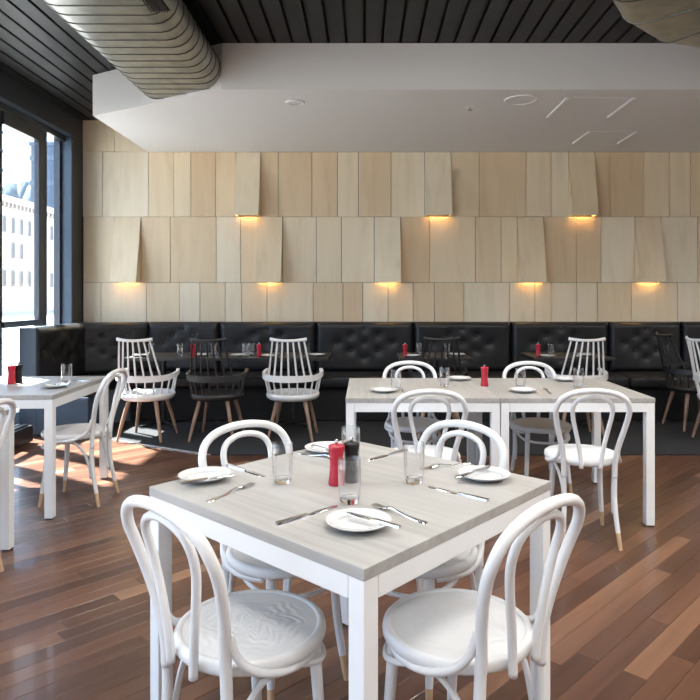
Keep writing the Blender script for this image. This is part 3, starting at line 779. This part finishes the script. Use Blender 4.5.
# ------------------------------------------------------------------ spindle comb-back chairs
def make_comb(label, loc, rz, m, group):
    t = thing('spindle_chair', label, 'chair', loc, rz, group)
    MB().lathe([(0,.365),(.19,.363),(.222,.368),(.243,.384),(.250,.405),(.246,.422),(.236,.428),(.215,.422),(.15,.412),(0,.406)], 44).build('seat', m, t, smooth=60)
    R = .272
    def arm(a):   # a: angle from the back centre, 0..a_max ; returns point on belt
        k = abs(a)/math.radians(112)
        return Vector((R*math.sin(a), -R*math.cos(a), .578+.055*max(0,k-.45)**1.5*2.2+.0))
    AM = math.radians(112); nn = 36
    vs = []; fs = []
    for i in range(nn+1):
        a = -AM+2*AM*i/nn; p = arm(a); k = abs(a)/AM
        h = .030*(1-.62*k**2); o_ = Vector((math.sin(a), -math.cos(a), 0)); th = .011+.006*k*k
        for (dz, dr) in ((-h,-th),(-h,th),(h,th*.9),(h,-th*.9)): vs.append(p+o_*dr+Vector((0,0,dz)))
    for i in range(nn):
        for k in range(4): fs.append((4*i+k, 4*i+(k+1) % 4, 4*i+4+(k+1) % 4, 4*i+4+k))
    fs += [(3,2,1,0), tuple(4*nn+k for k in range(4))]
    b = MB(); b.add(vs, fs); b.build('arm_belt', m, t, smooth=50)
    for k in range(13):
        a = math.radians(-102+204*k/12); p = arm(a)
        MB().tube([(.232*math.sin(a), -.232*math.cos(a), .422),(p.x*.985, p.y*.985, p.z-.012)], [.0085,.0075], 8).build('arm_spindle', m, t, smooth=60)
    def rail(u):   # u -1..1 along the top rail
        return Vector((.150*u, -.340+.040*u*u, .930+.010*u*u))
    for k in range(7):
        u = -1+2*k/6; a = math.radians(46*u); p = arm(a); tp = rail(u*.93)
        MB().tube([(p.x, p.y, p.z+.012),(tp.x, tp.y, tp.z)], [.0095,.0082], 8).build('back_spindle', m, t, smooth=60)
    pts = [rail(-1.08+2.16*i/12) for i in range(13)]
    rr = [.0125+.004*abs(-1+2*i/12)**3 for i in range(13)]
    MB().tube(pts, rr, 10, flat=.75, up=(0,0,1)).build('top_rail', m, t, smooth=60)
    for sx in (-1, 1):
        for sy in (-1, 1):
            MB().tube([(sx*.125, sy*.125, .374),(sx*.165, sy*.165, .20),(sx*.205, sy*.205, 0)], [.0205,.0175,.0115], 12).build('leg', M['leg_wood'], t, smooth=60)
    return t
GC = 'white spindle-back chairs by the banquette'; GK = 'black spindle-back chairs by the banquette'
cy = 6.15
cw = make_comb('white spindle-back chair nearest the windows, before the banquette', (xa(148,6.06), 6.06, CZ), face(.07,1), M['white'], GC)
dup(cw, (xa(293,6.06), 6.06, CZ), face(.03,1), 'white spindle-back chair second from the windows, before long dark table')
dup(cw, (xa(576,6.10), 6.10, CZ), face(0,1), 'white spindle-back chair behind the right joined table')
dup(cw, (3.31, 5.88, CZ), face(1,.10), 'white spindle-back chair cut by the right edge')
ck = make_comb('black spindle-back chair between two white spindle chairs', (xa(217.5,6.06), 6.06, CZ), face(.06,1), M['black_plastic'], GK)
dup(ck, (xa(438,6.2), 6.2, CZ), face(0,1), 'black spindle-back chair behind the left joined table')
dup(ck, (3.32, 6.52, CZ), face(1,.05), 'black spindle-back chair turned aside near the right edge')

# ------------------------------------------------------------------ street outside the windows
GZ = -.15
st = MB().box((-160,-160,GZ-.2), (160,220,GZ)).build('street', M['concrete']); tag(st, 'pale street surface outside the windows', 'street', kind='structure')
fb = thing('arcade_building', 'sunlit pale building with arched windows across the street', 'building', (-30, 40, GZ))
MB().box((-14,-30,0), (0,23.2,9.55)).build('wall', M['facade'], fb)
MB().box((0,-30,9.2), (.55,23.5,9.7)).build('cornice', M['facade'], fb)
MB().box((0,-30,4.05), (.25,23.3,4.3)).build('string_course', M['facade'], fb)
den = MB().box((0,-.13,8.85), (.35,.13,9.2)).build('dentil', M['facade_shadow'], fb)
for k in range(60):
    o = den if k == 0 else den.copy()
    if k: COL.objects.link(o)
    o.location = (0, 22.9-k*.62, 0)
def arch(wd, ht, nm, m, par, dep):
    r = wd/2; pts = [(-r,0),(r,0)]+[(r*math.cos(a), ht-r+r*math.sin(a)) for a in [PI*i/10 for i in range(11)]]
    b = MB(); n_ = len(pts)
    b.add([(0,p[0],p[1]) for p in pts]+[(dep,p[0],p[1]) for p in pts], [tuple(range(n_))[::-1], tuple(range(n_,2*n_))]+[(i,(i+1)%n_,n_+(i+1)%n_,n_+i) for i in range(n_)])
    return b.build(nm, m, par)
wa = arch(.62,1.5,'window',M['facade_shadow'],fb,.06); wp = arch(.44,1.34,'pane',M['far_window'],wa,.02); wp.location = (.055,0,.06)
first = True
for k in range(20):
    for z in (6.7, 2.2, 4.6):
        if z == 4.6 and k % 3 == 0: continue
        if first: o = wa; first = False
        else:
            o = wa.copy(); COL.objects.link(o); p2 = wp.copy(); COL.objects.link(p2); p2.parent = o
        o.location = (.002, 21.6-k*1.35, z)
def tower(label, x0, x1, y0, y1, h, name='office_tower'):
    t = thing(name, label, 'building', ((x0+x1)/2, (y0+y1)/2, GZ)); hx = (x1-x0)/2; hy = (y1-y0)/2
    MB().box((-hx,-hy,0), (hx,hy,h)).build('glass_wall', M['tower'], t)
    pr = MB().box((-hx-.15,-hy-.15,0), (hx+.15,hy+.15,.7)).build('floor_band', M['tower_line'], t); pr.location = (0,0,3)
    z = 6.5
    while z < h:
        o = pr.copy(); COL.objects.link(o); o.location = (0,0,z); z += 3.5
    k = -hy
    while k <= hy:
        MB().box((hx,k-.12,0), (hx+.25,k+.12,h)).build('vertical_fin', M['tower_line'], t); k += 2.2
    MB().box((-hx-.2,-hy-.2,h), (hx+.2,hy+.2,h+.5)).build('parapet', M['tower_line'], t)
tower('blue glass office tower behind the pale arched building', -47.2, -36, 91, 110, 22.6)
tower('dark office tower at left edge of the window view', -92, -66.5, 112, 118, 31)
hz = MB(); rr = random.Random(3)
for k in range(14):
    r = 2.2+rr.random()*1.5; c = (-92+k*3.4+rr.random(), 150+rr.random()*4, GZ)
    hz.lathe([(0,27+rr.random()*4),(r*.6,26+rr.random()*3),(r*1.2,22),(r*1.3,8),(r*1.1,0)], 9, c)
h_ = hz.build('distant_trees', M['far_foliage'], None, smooth=180); tag(h_, 'hazy line of distant trees above the pale building', 'trees', kind='stuff')
